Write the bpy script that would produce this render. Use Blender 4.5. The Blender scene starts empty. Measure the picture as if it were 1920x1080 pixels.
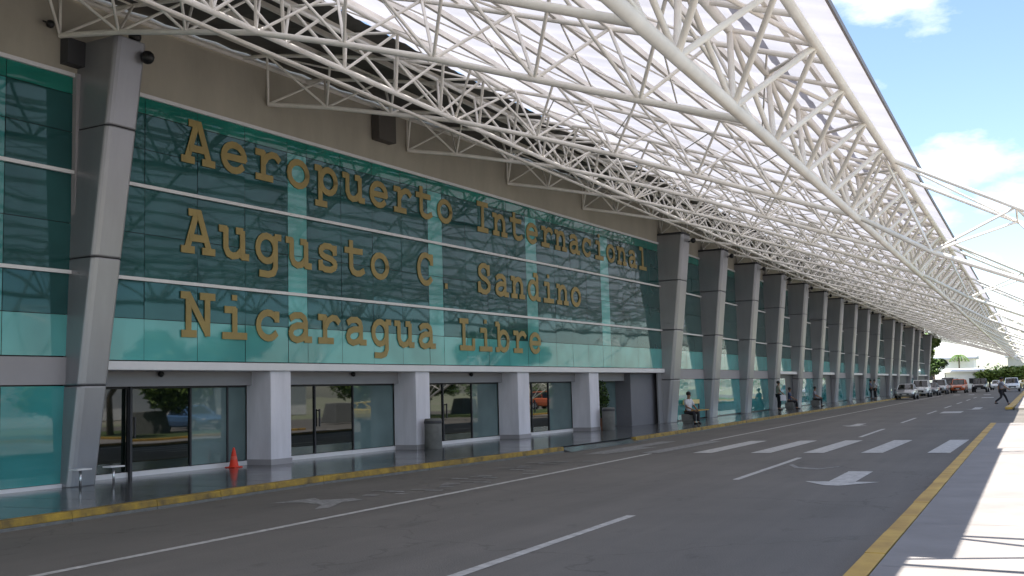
import bpy, math, random
from mathutils import Vector, Matrix, Euler
random.seed(7)
S = bpy.context.scene
COL = S.collection
R_ = math.radians

# ---------------------------------------------------------------- mesh helpers
class MB:
    def __init__(s): s.v=[]; s.f=[]; s.m=[]; s.sm=[]
    def face(s, pts, mat=0, smooth=False):
        i=len(s.v); s.v+= [tuple(p) for p in pts]; s.f.append(tuple(range(i,i+len(pts)))); s.m.append(mat); s.sm.append(smooth)
    def box(s, a, b, mat=0):
        x0,y0,z0=a; x1,y1,z1=b
        s.hexa([(x0,y0,z0),(x1,y0,z0),(x1,y1,z0),(x0,y1,z0)],[(x0,y0,z1),(x1,y0,z1),(x1,y1,z1),(x0,y1,z1)],mat)
    def hexa(s, lo, hi, mat=0, smooth=False):
        i=len(s.v); n=len(lo); s.v+=[tuple(p) for p in lo]+[tuple(p) for p in hi]
        fs=[tuple(range(i+n-1,i-1,-1)),tuple(range(i+n,i+2*n))]
        for k in range(n):
            l=(k+1)%n; fs.append((i+k,i+l,i+n+l,i+n+k))
        s.f+=fs; s.m+=[mat]*len(fs); s.sm+=[False,False]+[smooth]*n
    def tube(s, p, q, r, n=6, r2=None, mat=0, cap=True):
        p=Vector(p); q=Vector(q); d=q-p
        if d.length<1e-5: return
        d.normalize(); a=Vector((0,0,1)) if abs(d.z)<.9 else Vector((1,0,0))
        u=d.cross(a).normalized(); w=d.cross(u)
        r2=r if r2 is None else r2; i=len(s.v)
        for c,rr in ((p,r),(q,r2)):
            for k in range(n):
                t=2*math.pi*k/n; s.v.append(tuple(c+u*math.cos(t)*rr+w*math.sin(t)*rr))
        for k in range(n):
            l=(k+1)%n; s.f.append((i+k,i+n+k,i+n+l,i+l)); s.m.append(mat); s.sm.append(True)
        if cap:
            s.f.append(tuple(range(i,i+n))); s.f.append(tuple(range(i+2*n-1,i+n-1,-1))); s.m+=[mat]*2; s.sm+=[False]*2
    def path(s, pts, r, n=8, mat=0):
        for a,b in zip(pts[:-1],pts[1:]): s.tube(a,b,r,n,mat=mat,cap=False)
        if len(pts)>1:
            pass
    def ball(s, c, r, mat=0, n=10, sc=(1,1,1)):
        c=Vector(c); i=len(s.v); m=n//2
        for a in range(m+1):
            ph=math.pi*a/m
            for k in range(n):
                t=2*math.pi*k/n
                s.v.append((c.x+r*sc[0]*math.sin(ph)*math.cos(t),c.y+r*sc[1]*math.sin(ph)*math.sin(t),c.z+r*sc[2]*math.cos(ph)))
        for a in range(m):
            for k in range(n):
                l=(k+1)%n; s.f.append((i+a*n+k,i+(a+1)*n+k,i+(a+1)*n+l,i+a*n+l)); s.m.append(mat); s.sm.append(True)
    def lathe(s, prof, c=(0,0,0), n=14, mat=0):
        i=len(s.v)
        for r,z in prof:
            for k in range(n):
                t=2*math.pi*k/n; s.v.append((c[0]+r*math.cos(t),c[1]+r*math.sin(t),c[2]+z))
        for a in range(len(prof)-1):
            for k in range(n):
                l=(k+1)%n; s.f.append((i+a*n+k,i+a*n+l,i+(a+1)*n+l,i+(a+1)*n+k)); s.m.append(mat); s.sm.append(True)
        s.f.append(tuple(range(i+(len(prof)-1)*n,i+len(prof)*n))); s.m.append(mat); s.sm.append(False)
    def build(s, name, mats, parent=None, bevel=0, label=None):
        me=bpy.data.meshes.new(name); me.from_pydata(s.v,[],s.f)
        if not isinstance(mats,(list,tuple)): mats=[mats]
        for m in mats: me.materials.append(m)
        me.polygons.foreach_set('material_index',s.m); me.polygons.foreach_set('use_smooth',s.sm)
        me.update()
        o=bpy.data.objects.new(name,me); COL.objects.link(o)
        if parent: o.parent=parent
        if bevel:
            b=o.modifiers.new('b','BEVEL'); b.width=bevel; b.segments=2; b.limit_method='ANGLE'
        if label: o['label']=label
        return o

def tag(o,label=None,cat=None,group=None,kind=None):
    if label: o['label']=label
    if cat: o['category']=cat
    if group: o['group']=group
    if kind: o['kind']=kind
    return o
def empty(name,loc=(0,0,0),rz=0,parent=None,**k):
    o=bpy.data.objects.new(name,None); o.location=loc; o.rotation_euler=(0,0,rz); o.empty_display_size=.2
    COL.objects.link(o)
    if parent: o.parent=parent
    return tag(o,**k)
def copy_tree(o,parent=None):
    c=o.copy(); COL.objects.link(c); c.parent=parent
    for ch in list(o.children): copy_tree(ch,c)
    return c

# ---------------------------------------------------------------- materials
def mat(name,col,rough=.6,metal=0,var=.0,scale=3,bump=0,bscale=20,ior=1.45,spec=None,col2=None,stretch=None,detail=4):
    m=bpy.data.materials.new(name); m.use_nodes=True; nt=m.node_tree; b=nt.nodes['Principled BSDF']
    b.inputs['Base Color'].default_value=(*col,1); b.inputs['Roughness'].default_value=rough; b.inputs['Metallic'].default_value=metal
    b.inputs['IOR'].default_value=ior
    if spec is not None: b.inputs['Specular IOR Level'].default_value=spec
    tc=nt.nodes.new('ShaderNodeTexCoord'); src=tc.outputs['Object']
    if stretch:
        mp=nt.nodes.new('ShaderNodeMapping'); mp.inputs['Scale'].default_value=stretch; nt.links.new(src,mp.inputs[0]); src=mp.outputs[0]
    if var or col2:
        n=nt.nodes.new('ShaderNodeTexNoise'); n.inputs['Scale'].default_value=scale; n.inputs['Detail'].default_value=detail; n.inputs['Roughness'].default_value=.65
        nt.links.new(src,n.inputs['Vector'])
        r=nt.nodes.new('ShaderNodeValToRGB'); r.color_ramp.elements[0].position=.3; r.color_ramp.elements[1].position=.7
        c2=col2 or tuple(c*(1+var) for c in col); c1=col if col2 else tuple(c*(1-var) for c in col)
        r.color_ramp.elements[0].color=(*c1,1); r.color_ramp.elements[1].color=(*c2,1)
        nt.links.new(n.outputs['Fac'],r.inputs[0]); nt.links.new(r.outputs[0],b.inputs['Base Color'])
        mr=nt.nodes.new('ShaderNodeMapRange'); mr.inputs['To Min'].default_value=max(0,rough-.08); mr.inputs['To Max'].default_value=min(1,rough+.1)
        nt.links.new(n.outputs['Fac'],mr.inputs[0]); nt.links.new(mr.outputs[0],b.inputs['Roughness'])
    if bump:
        n=nt.nodes.new('ShaderNodeTexNoise'); n.inputs['Scale'].default_value=bscale; n.inputs['Detail'].default_value=5
        nt.links.new(src,n.inputs['Vector']); bp=nt.nodes.new('ShaderNodeBump'); bp.inputs['Strength'].default_value=bump; bp.inputs['Distance'].default_value=.02
        nt.links.new(n.outputs['Fac'],bp.inputs['Height']); nt.links.new(bp.outputs[0],b.inputs['Normal'])
    return m

M={}
def asphalt():
    m=mat('asphalt',(.140,.130,.119),.82,bump=.3,bscale=45); nt=m.node_tree; b=nt.nodes['Principled BSDF']; L=nt.links.new
    tc=nt.nodes.new('ShaderNodeTexCoord')
    def noise(sc,scale,det,lo,hi,p0,p1):
        mp=nt.nodes.new('ShaderNodeMapping'); mp.inputs['Scale'].default_value=sc; L(tc.outputs['Object'],mp.inputs[0])
        n=nt.nodes.new('ShaderNodeTexNoise'); n.inputs['Scale'].default_value=scale; n.inputs['Detail'].default_value=det; n.inputs['Roughness'].default_value=.65; L(mp.outputs[0],n.inputs['Vector'])
        r=nt.nodes.new('ShaderNodeMapRange'); r.inputs['From Min'].default_value=p0; r.inputs['From Max'].default_value=p1; r.inputs['To Min'].default_value=lo; r.inputs['To Max'].default_value=hi; L(n.outputs['Fac'],r.inputs[0]); return r.outputs[0]
    a=noise((1,1,1),.3,9,.86,1.12,.3,.7)            # broad patches
    t=noise((1,.035,1),1.1,5,.86,1.10,.3,.7)        # wheel tracks along the road
    o=noise((1,.45,1),1.7,6,.66,1.0,.27,.40)        # oil drips
    g=noise((1,1,1),60,3,.86,1.14,.3,.7)            # aggregate
    v=nt.nodes.new('ShaderNodeTexVoronoi'); v.feature='DISTANCE_TO_EDGE'; v.inputs['Scale'].default_value=.22
    mpn=nt.nodes.new('ShaderNodeTexNoise'); mpn.inputs['Scale'].default_value=1.3; mpn.inputs['Detail'].default_value=6; L(tc.outputs['Object'],mpn.inputs['Vector'])
    va=nt.nodes.new('ShaderNodeVectorMath'); va.operation='ADD'; L(tc.outputs['Object'],va.inputs[0]); L(mpn.outputs['Color'],va.inputs[1]); L(va.outputs[0],v.inputs['Vector'])
    c=nt.nodes.new('ShaderNodeMapRange'); c.inputs['From Min'].default_value=0; c.inputs['From Max'].default_value=.006; c.inputs['To Min'].default_value=.72; c.inputs['To Max'].default_value=1; L(v.outputs['Distance'],c.inputs[0])
    cur=a
    for x in (t,o,g,c.outputs[0]):
        mu=nt.nodes.new('ShaderNodeMath'); mu.operation='MULTIPLY'; L(cur,mu.inputs[0]); L(x,mu.inputs[1]); cur=mu.outputs[0]
    mx=nt.nodes.new('ShaderNodeVectorMath'); mx.operation='SCALE'; mx.inputs[0].default_value=(.144,.130,.112); L(cur,mx.inputs['Scale']); L(mx.outputs[0],b.inputs['Base Color'])
    return m
M['asphalt']=asphalt()
M['paint']=mat('road_paint',(.60,.58,.54),.7,col2=(.30,.285,.265),scale=7,detail=10)
M['worn_paint']=mat('worn_road_paint',(.34,.33,.31),.8,col2=(.13,.125,.12),scale=9,detail=8)
M['yellow']=mat('yellow_kerb_paint',(.60,.37,.055),.6,col2=(.36,.20,.04),scale=1.4,detail=9)
M['yellow2']=mat('yellow_kerb_paint_dirty',(.46,.29,.03),.65,col2=(.10,.07,.035),scale=3.2,detail=9)
M['walk']=mat('concrete_walk',(.235,.215,.20),.85,var=.14,scale=1.2,bump=.15,bscale=12,detail=8)
M['tile']=mat('polished_tile',(.10,.105,.11),.14,var=.25,scale=.7,ior=1.6,detail=8)
M['grout']=mat('grout',(.03,.03,.03),.8)
M['steel']=mat('grey_cladding',(.34,.34,.36),.36,metal=.55,var=.07,scale=1.1,stretch=(2,2,.35))
M['steel_dk']=mat('dark_cladding_joint',(.05,.05,.055),.6)
M['beige']=mat('beige_wall',(.42,.385,.32),.85,var=.1,scale=.9,stretch=(1,1,.4),bump=.1,bscale=30)
M['band']=mat('grey_band',(.34,.325,.34),.6,var=.05,scale=.8)
M['white']=mat('white_render',(.70,.685,.74),.6,var=.12,scale=1.2,stretch=(2,2,.4),detail=8)
M['whitebright']=mat('white_ledge',(.75,.74,.75),.5,var=.04,scale=1.5)
M['tube']=mat('cream_steel_tube',(.88,.84,.77),.45,var=.12,scale=1.3)
M['tube2']=mat('grey_cream_steel_tube',(.84,.79,.72),.5,var=.12,scale=1.3)
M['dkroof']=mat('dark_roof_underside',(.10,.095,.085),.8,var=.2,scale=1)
M['black']=mat('black_plastic',(.012,.012,.013),.4)
M['rubber']=mat('rubber',(.02,.02,.02),.8)
M['gold']=mat('ochre_letter',(.32,.24,.085),.55,var=.12,scale=2)
M['concrete']=mat('concrete_bin',(.16,.16,.15),.85,var=.2,scale=6,bump=.3,bscale=30)
M['orange']=mat('orange_cone',(.75,.05,.02),.5)
M['dirt']=mat('ground_soil',(.30,.27,.22),.95,col2=(.16,.2,.09),scale=.06,detail=9)
M['grass']=mat('grass_turf',(.05,.085,.02),.95,col2=(.085,.11,.035),scale=1.2,detail=9,bump=.8,bscale=60)
M['leaf']=mat('leaf_green',(.045,.10,.018),.55,col2=(.10,.17,.03),scale=.9)
M['leaf2']=mat('leaf_light',(.09,.16,.03),.55,col2=(.18,.22,.05),scale=.7)
M['leaf3']=mat('leaf_bright',(.12,.20,.04),.55,col2=(.20,.27,.06),scale=.7)
M['leafdk']=mat('leaf_dark',(.015,.03,.01),.5,col2=(.03,.06,.015),scale=2)
M['bark']=mat('bark',(.14,.10,.07),.9,var=.3,scale=5,bump=.5,bscale=20)
M['pot']=mat('clay_pot',(.25,.12,.07),.8)
M['bldg']=mat('white_building',(.84,.82,.80),.8,var=.04,scale=.4)
M['bldg2']=mat('grey_building',(.36,.35,.33),.8,var=.08,scale=.3)
M['rooftin']=mat('grey_tin_roof',(.33,.35,.38),.5,metal=.3)
M['chrome']=mat('bright_steel',(.6,.6,.62),.25,metal=.9)
M['skin']=mat('skin',(.28,.15,.09),.6)
M['hair']=mat('hair',(.012,.01,.009),.6)

def glassmat(name,col,rough=.02,ior=1.6,wob=.0,bscale=.8,tint=None):
    m=bpy.data.materials.new(name); m.use_nodes=True; nt=m.node_tree; b=nt.nodes['Principled BSDF']
    b.inputs['Base Color'].default_value=(*col,1); b.inputs['Roughness'].default_value=rough; b.inputs['IOR'].default_value=ior
    if tint: b.inputs['Specular Tint'].default_value=(*tint,1)
    tc=nt.nodes.new('ShaderNodeTexCoord'); n=nt.nodes.new('ShaderNodeTexNoise'); n.inputs['Scale'].default_value=.7; n.inputs['Detail'].default_value=2
    nt.links.new(tc.outputs['Object'],n.inputs['Vector'])
    r=nt.nodes.new('ShaderNodeValToRGB'); r.color_ramp.elements[0].position=.35; r.color_ramp.elements[1].position=.65
    r.color_ramp.elements[0].color=(*[c*.8 for c in col],1); r.color_ramp.elements[1].color=(*[c*1.15 for c in col],1)
    nt.links.new(n.outputs['Fac'],r.inputs[0]); nt.links.new(r.outputs[0],b.inputs['Base Color'])
    if wob:
        n2=nt.nodes.new('ShaderNodeTexNoise'); n2.inputs['Scale'].default_value=bscale; n2.inputs['Detail'].default_value=1
        nt.links.new(tc.outputs['Object'],n2.inputs['Vector'])
        bp=nt.nodes.new('ShaderNodeBump'); bp.inputs['Strength'].default_value=wob; bp.inputs['Distance'].default_value=.02
        nt.links.new(n2.outputs['Fac'],bp.inputs['Height']); nt.links.new(bp.outputs[0],b.inputs['Normal'])
    return m
M['glass']=glassmat('dark_green_glass',(.022,.082,.080),rough=.035,wob=.3,ior=1.5,tint=(.55,.9,1))
M['teal']=glassmat('teal_spandrel_glass',(.105,.38,.37),rough=.04,wob=.1,ior=1.5)
M['tealdk']=glassmat('teal_head_glass',(.02,.19,.15),rough=.04,wob=.1,ior=1.5)
M['teallow']=glassmat('teal_low_glass',(.05,.27,.27),rough=.03,wob=.1,ior=1.55)
M['doorglass']=glassmat('door_glass',(.006,.010,.008),wob=.05,ior=1.75)
M['doorside']=glassmat('door_side_glass',(.13,.19,.19),wob=.05,ior=1.55)
M['carglass']=glassmat('car_glass',(.006,.008,.008),rough=.02,ior=1.6)

def translucent(name,col,t):
    m=bpy.data.materials.new(name); m.use_nodes=True; nt=m.node_tree; nt.nodes.clear()
    out=nt.nodes.new('ShaderNodeOutputMaterial'); mx=nt.nodes.new('ShaderNodeMixShader')
    tr=nt.nodes.new('ShaderNodeBsdfTranslucent'); df=nt.nodes.new('ShaderNodeBsdfDiffuse')
    tc=nt.nodes.new('ShaderNodeTexCoord'); n=nt.nodes.new('ShaderNodeTexNoise'); n.inputs['Scale'].default_value=.8; n.inputs['Detail'].default_value=8
    mp=nt.nodes.new('ShaderNodeMapping'); mp.inputs['Scale'].default_value=(.35,2.2,1); nt.links.new(tc.outputs['Object'],mp.inputs[0]); nt.links.new(mp.outputs[0],n.inputs['Vector'])
    r=nt.nodes.new('ShaderNodeValToRGB'); r.color_ramp.elements[0].position=.3; r.color_ramp.elements[1].position=.7
    r.color_ramp.elements[0].color=(*[c*.82 for c in col],1); r.color_ramp.elements[1].color=(*col,1)
    nt.links.new(n.outputs['Fac'],r.inputs[0]); nt.links.new(r.outputs[0],tr.inputs[0]); nt.links.new(r.outputs[0],df.inputs[0])
    mx.inputs[0].default_value=t; nt.links.new(df.outputs[0],mx.inputs[1]); nt.links.new(tr.outputs[0],mx.inputs[2]); nt.links.new(mx.outputs[0],out.inputs[0])
    return m
M['sheet']=translucent('translucent_roof_sheet',(.405,.40,.43),.55)
M['fascia']=mat('pale_edge_sheet',(.82,.80,.80),.6,var=.05,scale=1)

# ---------------------------------------------------------------- geometry frame
D=Vector((.059,.998,0)).normalized(); N=Vector((D.y,-D.x,0)); P0=Vector((-15.7,30,0))
def F(s,off,z): p=P0+D*s+N*off; return Vector((p.x,p.y,z))
ZS=.15      # left pavement height
SEND=15.6   # lettered facade ends here
XF=-14.86; YK=45.35   # straight part of the facade begins

class FMB(MB):
    """mesh in facade coordinates"""
    def __init__(s,fr=F): super().__init__(); s.fr=fr
    def fbox(s,s0,s1,o0,o1,z0,z1,mat=0):
        f=s.fr
        s.hexa([f(s0,o0,z0),f(s0,o1,z0),f(s1,o1,z0),f(s1,o0,z0)],[f(s0,o0,z1),f(s0,o1,z1),f(s1,o1,z1),f(s1,o0,z1)],mat)
    def pane(s,s0,s1,z0,z1,off,mat=0,tilt=.004):
        f=s.fr; g=.007
        a,b,c,d=[random.uniform(-tilt,tilt) for _ in range(4)]
        t=random.uniform(-tilt,tilt)*(s1-s0); u=random.uniform(-tilt,tilt)*(z1-z0)
        s.face([f(s0+g,off,z0+g),f(s1-g,off+t,z0+g),f(s1-g,off+t+u,z1-g),f(s0+g,off+u,z1-g)],mat)
def G(y,off,z): return Vector((XF+off,y,z))

# ---------------------------------------------------------------- ground
KL=[(-12.9,-30),(-12.72,8),(-12.68,13),(-12.72,17.5),(-11.95,25.3),(-11.55,31.8),(-11.6,47.6),(-11.5,88),(-11.5,420)]
def kx(y):
    for (a,b),(c,d) in zip(KL[:-1],KL[1:]):
        if y<=d: return a+(c-a)*(y-b)/(d-b)
    return KL[-1][0]
m=MB(); m.face([(-900,-500,-.05),(900,-500,-.05),(900,1600,-.05),(-900,1600,-.05)]); tag(m.build('ground',M['dirt']),kind='structure')
m=MB()
ys=[-30,0,8,13,17.5,21,25.3,31.8,40,47.6,60,88,130,170,205]
for a,b in zip(ys[:-1],ys[1:]):
    m.face([(kx(a),a,0),(-1.5,a,0),(-1.5,b,0),(kx(b),b,0)])
m.face([(-1.5,42.2,0),(-1.5+14,42.2,0),(-1.5+14,62.3,0),(-1.5,62.3,0)])
m.face([(-1.5,150,0),(60,150,0),(60,205,0),(-1.5,205,0)])
tag(m.build('road',M['asphalt']),kind='structure')
# left pavement of polished tile
m=MB()
for a,b in zip(ys[:-1],ys[1:]):
    m.face([(-24,a,ZS),(kx(a)-.16,a,ZS),(kx(b)-.16,b,ZS),(-24,b,ZS)])
tag(m.build('left_pavement',M['tile']),kind='structure')
m=MB()   # tile joints as thin sheets
for y in [i*1.2-4 for i in range(0,110)]:
    m.face([(-17.6,y,ZS+.004),(kx(y)-.18,y,ZS+.004),(kx(y)-.18,y+.012,ZS+.004),(-17.6,y+.012,ZS+.004)])
tag(m.build('pavement_joint_lines',M['grout']),kind='structure')
# left kerb
def kerb(name,pts,w,h,mt,x_sign=1):
    m=MB()
    for (xa,a),(xb,b) in zip(pts[:-1],pts[1:]):
        n=max(1,int((b-a)/1.5))
        for i in range(n):
            t0,t1=i/n,(i+1)/n
            x0=xa+(xb-xa)*t0; x1=xa+(xb-xa)*t1; y0=a+(b-a)*t0+.004; y1=a+(b-a)*t1-.004
            dz=random.uniform(-.004,.004); dx=random.uniform(-.006,.006)
            m.hexa([(x0+dx,y0,-.04),(x0-w*x_sign,y0,-.04),(x1-w*x_sign,y1,-.04),(x1+dx,y1,-.04)],[(x0+dx,y0,.045),(x0-w*x_sign,y0,.045),(x1-w*x_sign,y1,.045),(x1+dx,y1,.045)],1)
            m.hexa([(x0-.004*x_sign+dx,y0,.047),(x0-w*x_sign,y0,.047),(x1-w*x_sign,y1,.047),(x1-.004*x_sign+dx,y1,.047)],[(x0-.02*x_sign+dx,y0,h+dz),(x0-w*x_sign,y0,h+dz),(x1-w*x_sign,y1,h+dz),(x1-.02*x_sign+dx,y1,h+dz)])
    return tag(m.build(name,[mt,M['concrete']],bevel=.008),kind='structure')
kp=[(kx(y),y) for y in (-30,0,8,13,17.5,21,25.3,27.4)]
kerb('left_kerb',kp,.17,ZS+.006,M['yellow2'])
kp=[(kx(y),y) for y in (32.6,40,47.6,60,88,130,170,205)]
kerb('left_kerb',kp,.17,ZS+.006,M['yellow2'])
m=MB(); m.hexa([(kx(27.4)+.22,27.4,.004),(kx(32.6)+.2,32.6,.004),(kx(32.6)-.24,32.6,.004),(kx(27.4)-.24,27.4,.004)],[(kx(27.4)+.2,27.4,.012),(kx(32.6)+.18,32.6,.012),(kx(32.6)-.24,32.6,ZS+.003),(kx(27.4)-.24,27.4,ZS+.003)])
tag(m.build('kerb_ramp_pavement',M['tile']),kind='structure')
# right side
RZ=.12
kerb('right_kerb',[(-1.52,-30),(-1.52,0),(-1.5,42)],-.17,RZ+.006,M['yellow'])
kerb('right_kerb',[(-1.5,62.6),(-1.4,70),(-1.2,150)],-.35,RZ+.05,M['yellow'])
m=MB()
m.face([(-1.33,-30,RZ),(1.3,-30,RZ),(1.3,42,RZ),(-1.33,42,RZ)]); m.face([(1.3,-30,RZ),(10,-30,RZ),(10,31,RZ),(1.3,31,RZ)])
m.face([(-1.33,42,RZ),(1.3,42,RZ),(1.3,42,-.02),(-1.33,42,-.02)])
m.face([(-1.05,62.6,RZ),(1.3,62.6,RZ),(1.3,150,RZ),(-1.05,150,RZ)])
m.face([(-1.05,62.6,-.02),(1.3,62.6,-.02),(1.3,62.6,RZ),(-1.05,62.6,RZ)])
tag(m.build('right_pavement',M['walk']),kind='structure')
m=MB()
for y in [i*3.0-2.2 for i in range(0,15)]:
    m.face([(-1.3,y,RZ+.004),(1.29,y,RZ+.004),(1.29,y+.014,RZ+.004),(-1.3,y+.014,RZ+.004)])
for x in (-.1,):
    m.face([(x,-20,RZ+.0045),(x+.014,-20,RZ+.0045),(x+.014,41.9,RZ+.0045),(x,41.9,RZ+.0045)])
tag(m.build('right_pavement_joint_lines',mat('joint_grey',(.22,.21,.2),.9)),kind='structure')
# lawn strip on the right with kerb (mirrored in the doors)
m=MB(); m.box((1.5,31.2,-.03),(12,41.8,.16)); m.box((10.2,-30,-.03),(12,31.2,.159)); m.box((1.5,62.8,-.03),(12,140,.16)); tag(m.build('lawn',M['grass']),kind='structure')
m=MB(); m.box((1.302,31,-.03),(1.497,41.8,.22)); m.box((1.5,31.0,-.03),(10.195,31.195,.22)); m.box((10.0,-30,-.03),(10.195,30.99,.22)); m.box((1.302,62.8,-.03),(1.497,140,.22)); tag(m.build('lawn_kerb',M['yellow'],bevel=.02),kind='structure')
m=MB(); m.face([(12.1,-30,-.01),(26,-30,-.01),(26,149,-.01),(12.1,149,-.01)]); tag(m.build('parking_road',M['asphalt']),kind='structure')

# ---------------------------------------------------------------- road markings (flat sheets)
Z1=.004
def strip(m,x,y0,y1,w):
    n=max(1,int((y1-y0)/1.2))
    L=[];Rr=[]
    for i in range(n+1):
        y=y0+(y1-y0)*i/n; L.append((x-w/2+random.uniform(-.006,.006),y,Z1)); Rr.append((x+w/2+random.uniform(-.006,.006),y,Z1))
    for i in range(n): m.face([L[i],Rr[i],Rr[i+1],L[i+1]])
m=MB(); strip(m,-9.12,-20,26.8,.13); strip(m,-9.3,33.2,128,.13); tag(m.build('lane_line_marking',M['paint']),kind='structure')
m=MB()
for y in (-4,7.9,19.4,34.8,46.4,58,69.6,81,92.6,104):
    strip(m,-5.0,y,y+5.9,.13)
tag(m.build('dashed_lane_marking',M['paint']),kind='structure')
m=MB()
for x in (-10.9,-9.45,-8.05,-6.55,-5.25,-3.88,-2.38):
    w=.5
    m.face([(x,27.0,.008),(x+w,27.0,.008),(x+w+.12,32.8,.008),(x+.12,32.8,.008)],1 if x<-9 else 0)
tag(m.build('crosswalk_marking',[M['paint'],M['worn_paint']]),kind='structure')
def arrow(name,x,y,l,w,M_=None,hl=.35,tail=True):
    m=MB(); z=.0065
    if tail: m.face([(x-w*.36,y,z),(x+w*.36,y,z),(x+w*.36,y+l,z),(x-w*.36,y+l,z)])
    m.face([(x-w,y-.003,z),(x-w*.3,y-hl*2,z),(x+w*.1,y-hl*2.2,z),(x+w,y-.003,z)])
    return tag(m.build(name,M_ or M['paint']),kind='structure')
arrow('arrow_marking',-3.1,19.2,2.25,.62)
m=MB(); pts=[(-4.78,23.0),(-4.5,22.2),(-4.0,21.8),(-3.7,22.5)]
for (a,b),(c,d) in zip(pts[:-1],pts[1:]): m.face([(a,b,.006),(a+.02,b+.28,.006),(c+.02,d+.28,.006),(c,d,.006)])
tag(m.build('curved_marking',M['worn_paint']),kind='structure')
arrow('arrow_marking',-6.5,44.0,2.0,.5); arrow('arrow_marking',-3.1,66,4.0,.6)
m=MB()
for x0,x1,y in ((-4.5,-3.5,59),(-8.2,-7.5,127),(-6.6,-6.0,125.5),(-5.0,-4.3,123.5),(-4.4,-3.4,104)): m.face([(x0,y,.006),(x1,y,.006),(x1,y+3,.006),(x0,y+3,.006)])
tag(m.build('far_road_marking',M['paint']),kind='structure')
# worn painted emblem and blocks in the drop-off lane
m=MB()
def poly(pts,z=.006): m.face([(x,y,z) for x,y in pts])
poly([(-11.35,14.1),(-10.9,14.35),(-10.3,14.1),(-10.0,13.5),(-9.9,13.75),(-10.2,14.5),(-10.05,14.9),(-10.4,15.1),(-10.8,14.75),(-11.1,15.0)])
rr=random.Random(3)
for i in range(26):
    x=-10.75+rr.random()*1.1; y=15.5+i*.33; 
    if rr.random()<.75: poly([(x,y),(x+.16+.25*rr.random(),y+.05),(x+.25,y+.24),(x-.05,y+.2)],.006+.0002*i)
    if rr.random()<.5: poly([(x-.35,y+.1),(x+.1,y+.12),(x+.1,y+.2),(x-.35,y+.18)],.0126+.0002*i)
poly([(-10.9,26.4),(-10.3,26.6),(-9.9,29.8),(-10.5,29.6)])
tag(m.build('worn_lane_marking',M['worn_paint']),kind='structure')

# ---------------------------------------------------------------- terminal building
T=empty('terminal_building',tuple(F(-20,0,0)),label='long grey and green glass airport terminal with leaning columns, left of the road',cat='building')
TI=T.matrix_world.inverted() if False else Matrix.Translation(-F(-20,0,0))
def put(mb,name,mats,parent=None,**k):
    """parts are modelled in world space, then shifted under the terminal's base"""
    base=F(-20,0,0)
    mb.v=[(x-base.x,y-base.y,z-base.z) for x,y,z in mb.v]
    return mb.build(name,mats,parent or T,**k)
ZG=8.12; ZW=9.86
# building body behind (roof slab, core)
m=FMB(); m.fbox(-60,SEND,-30,-1.7,0,9.7,0); put(m,'wall',M['beige'])
m=FMB(G); m.fbox(YK,177,-30,-1.7,0,9.72,0); put(m,'wall',M['beige'])
m=FMB(); m.fbox(-60,SEND+.02,-31,-.02,9.72,9.98,0); m2=m
m.v+=[];
put(m,'roof_slab',M['beige'])
m=FMB(G); m.fbox(YK,177.3,-31,-.02,9.74,10.0,0); put(m,'roof_slab',M['beige'])
# upper beige wall strip, with joint lines
m=FMB(); m.fbox(-60,SEND,-1.69,0,ZG+.02,8.86,0); m.fbox(-60,SEND,-1.69,-.015,8.865,9.71,0)
for i,sx in enumerate([-27+i*5.86 for i in range(8)]): pass
put(m,'upper_wall',M['beige'])
m=FMB(G); m.fbox(YK,177,-1.69,0,ZG+.02,8.86,0); m.fbox(YK,177,-1.69,-.015,8.865,9.71,0); put(m,'upper_wall',M['beige'])
# backing behind glass
m=FMB(); m.fbox(-60,SEND,-.5,-.05,2.52,ZG,0); put(m,'glazing_backing',M['black'])
m=FMB(G); m.fbox(YK,177,-.5,-.05,.0,ZG,0); put(m,'glazing_backing',M['black'])
m=FMB(); m.fbox(-60,-15.25,-.5,-.05,0.,2.52,0); put(m,'glazing_backing',M['black'])
# glazing of the lettered facade
ROWS=[(2.56,3.42),(3.42,4.24),(4.24,5.2),(5.2,6.2),(6.2,7.0),(7.0,7.76),(7.76,ZG)]
strips=[(-15.0,-14.3)]+[(-9.07,-8.35),(-2.9,-2.12),(3.15,3.95),(9.3,10.1)]
xs=[-14.95]
m=FMB()
edges=[]
cur=-15.0
allst=[(-9.07,-8.35),(-2.9,-2.12),(3.15,3.95),(9.3,10.1)]
for a,b in allst+[(SEND,SEND)]:
    n=max(1,round((a-cur)/1.45))
    for i in range(n): edges.append((cur+(a-cur)*i/n,cur+(a-cur)*(i+1)/n,0))
    if b>a: edges.append((a,b,1))
    cur=b
for s0,s1,k in edges:
    for z0,z1 in ROWS:
        if z0<3: mt=1
        elif z0>7.7: mt=2
        elif k: mt=1
        else: mt=0
        m.pane(s0,s1,z0,z1,0,mt)
put(m,'glass_facade',[M['glass'],M['teal'],M['tealdk']])
# left bay, beside the big column
m=FMB()
for i in range(12):
    s0=-15.32-1.45*(i+1); s1=s0+1.45
    for z0,z1 in ROWS:
        mt=1 if z0<3 else (2 if z0>7.7 else 0)
        if i==1 and 3<z0<7.7: mt=3
        m.pane(s0,s1,z0+.06 if z0<3 else z0,z1,0,mt)
    m.pane(s0,s1,.22,2.06,0,3)
put(m,'glass_facade',[M['glass'],M['teal'],M['tealdk'],M['teallow']])
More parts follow.
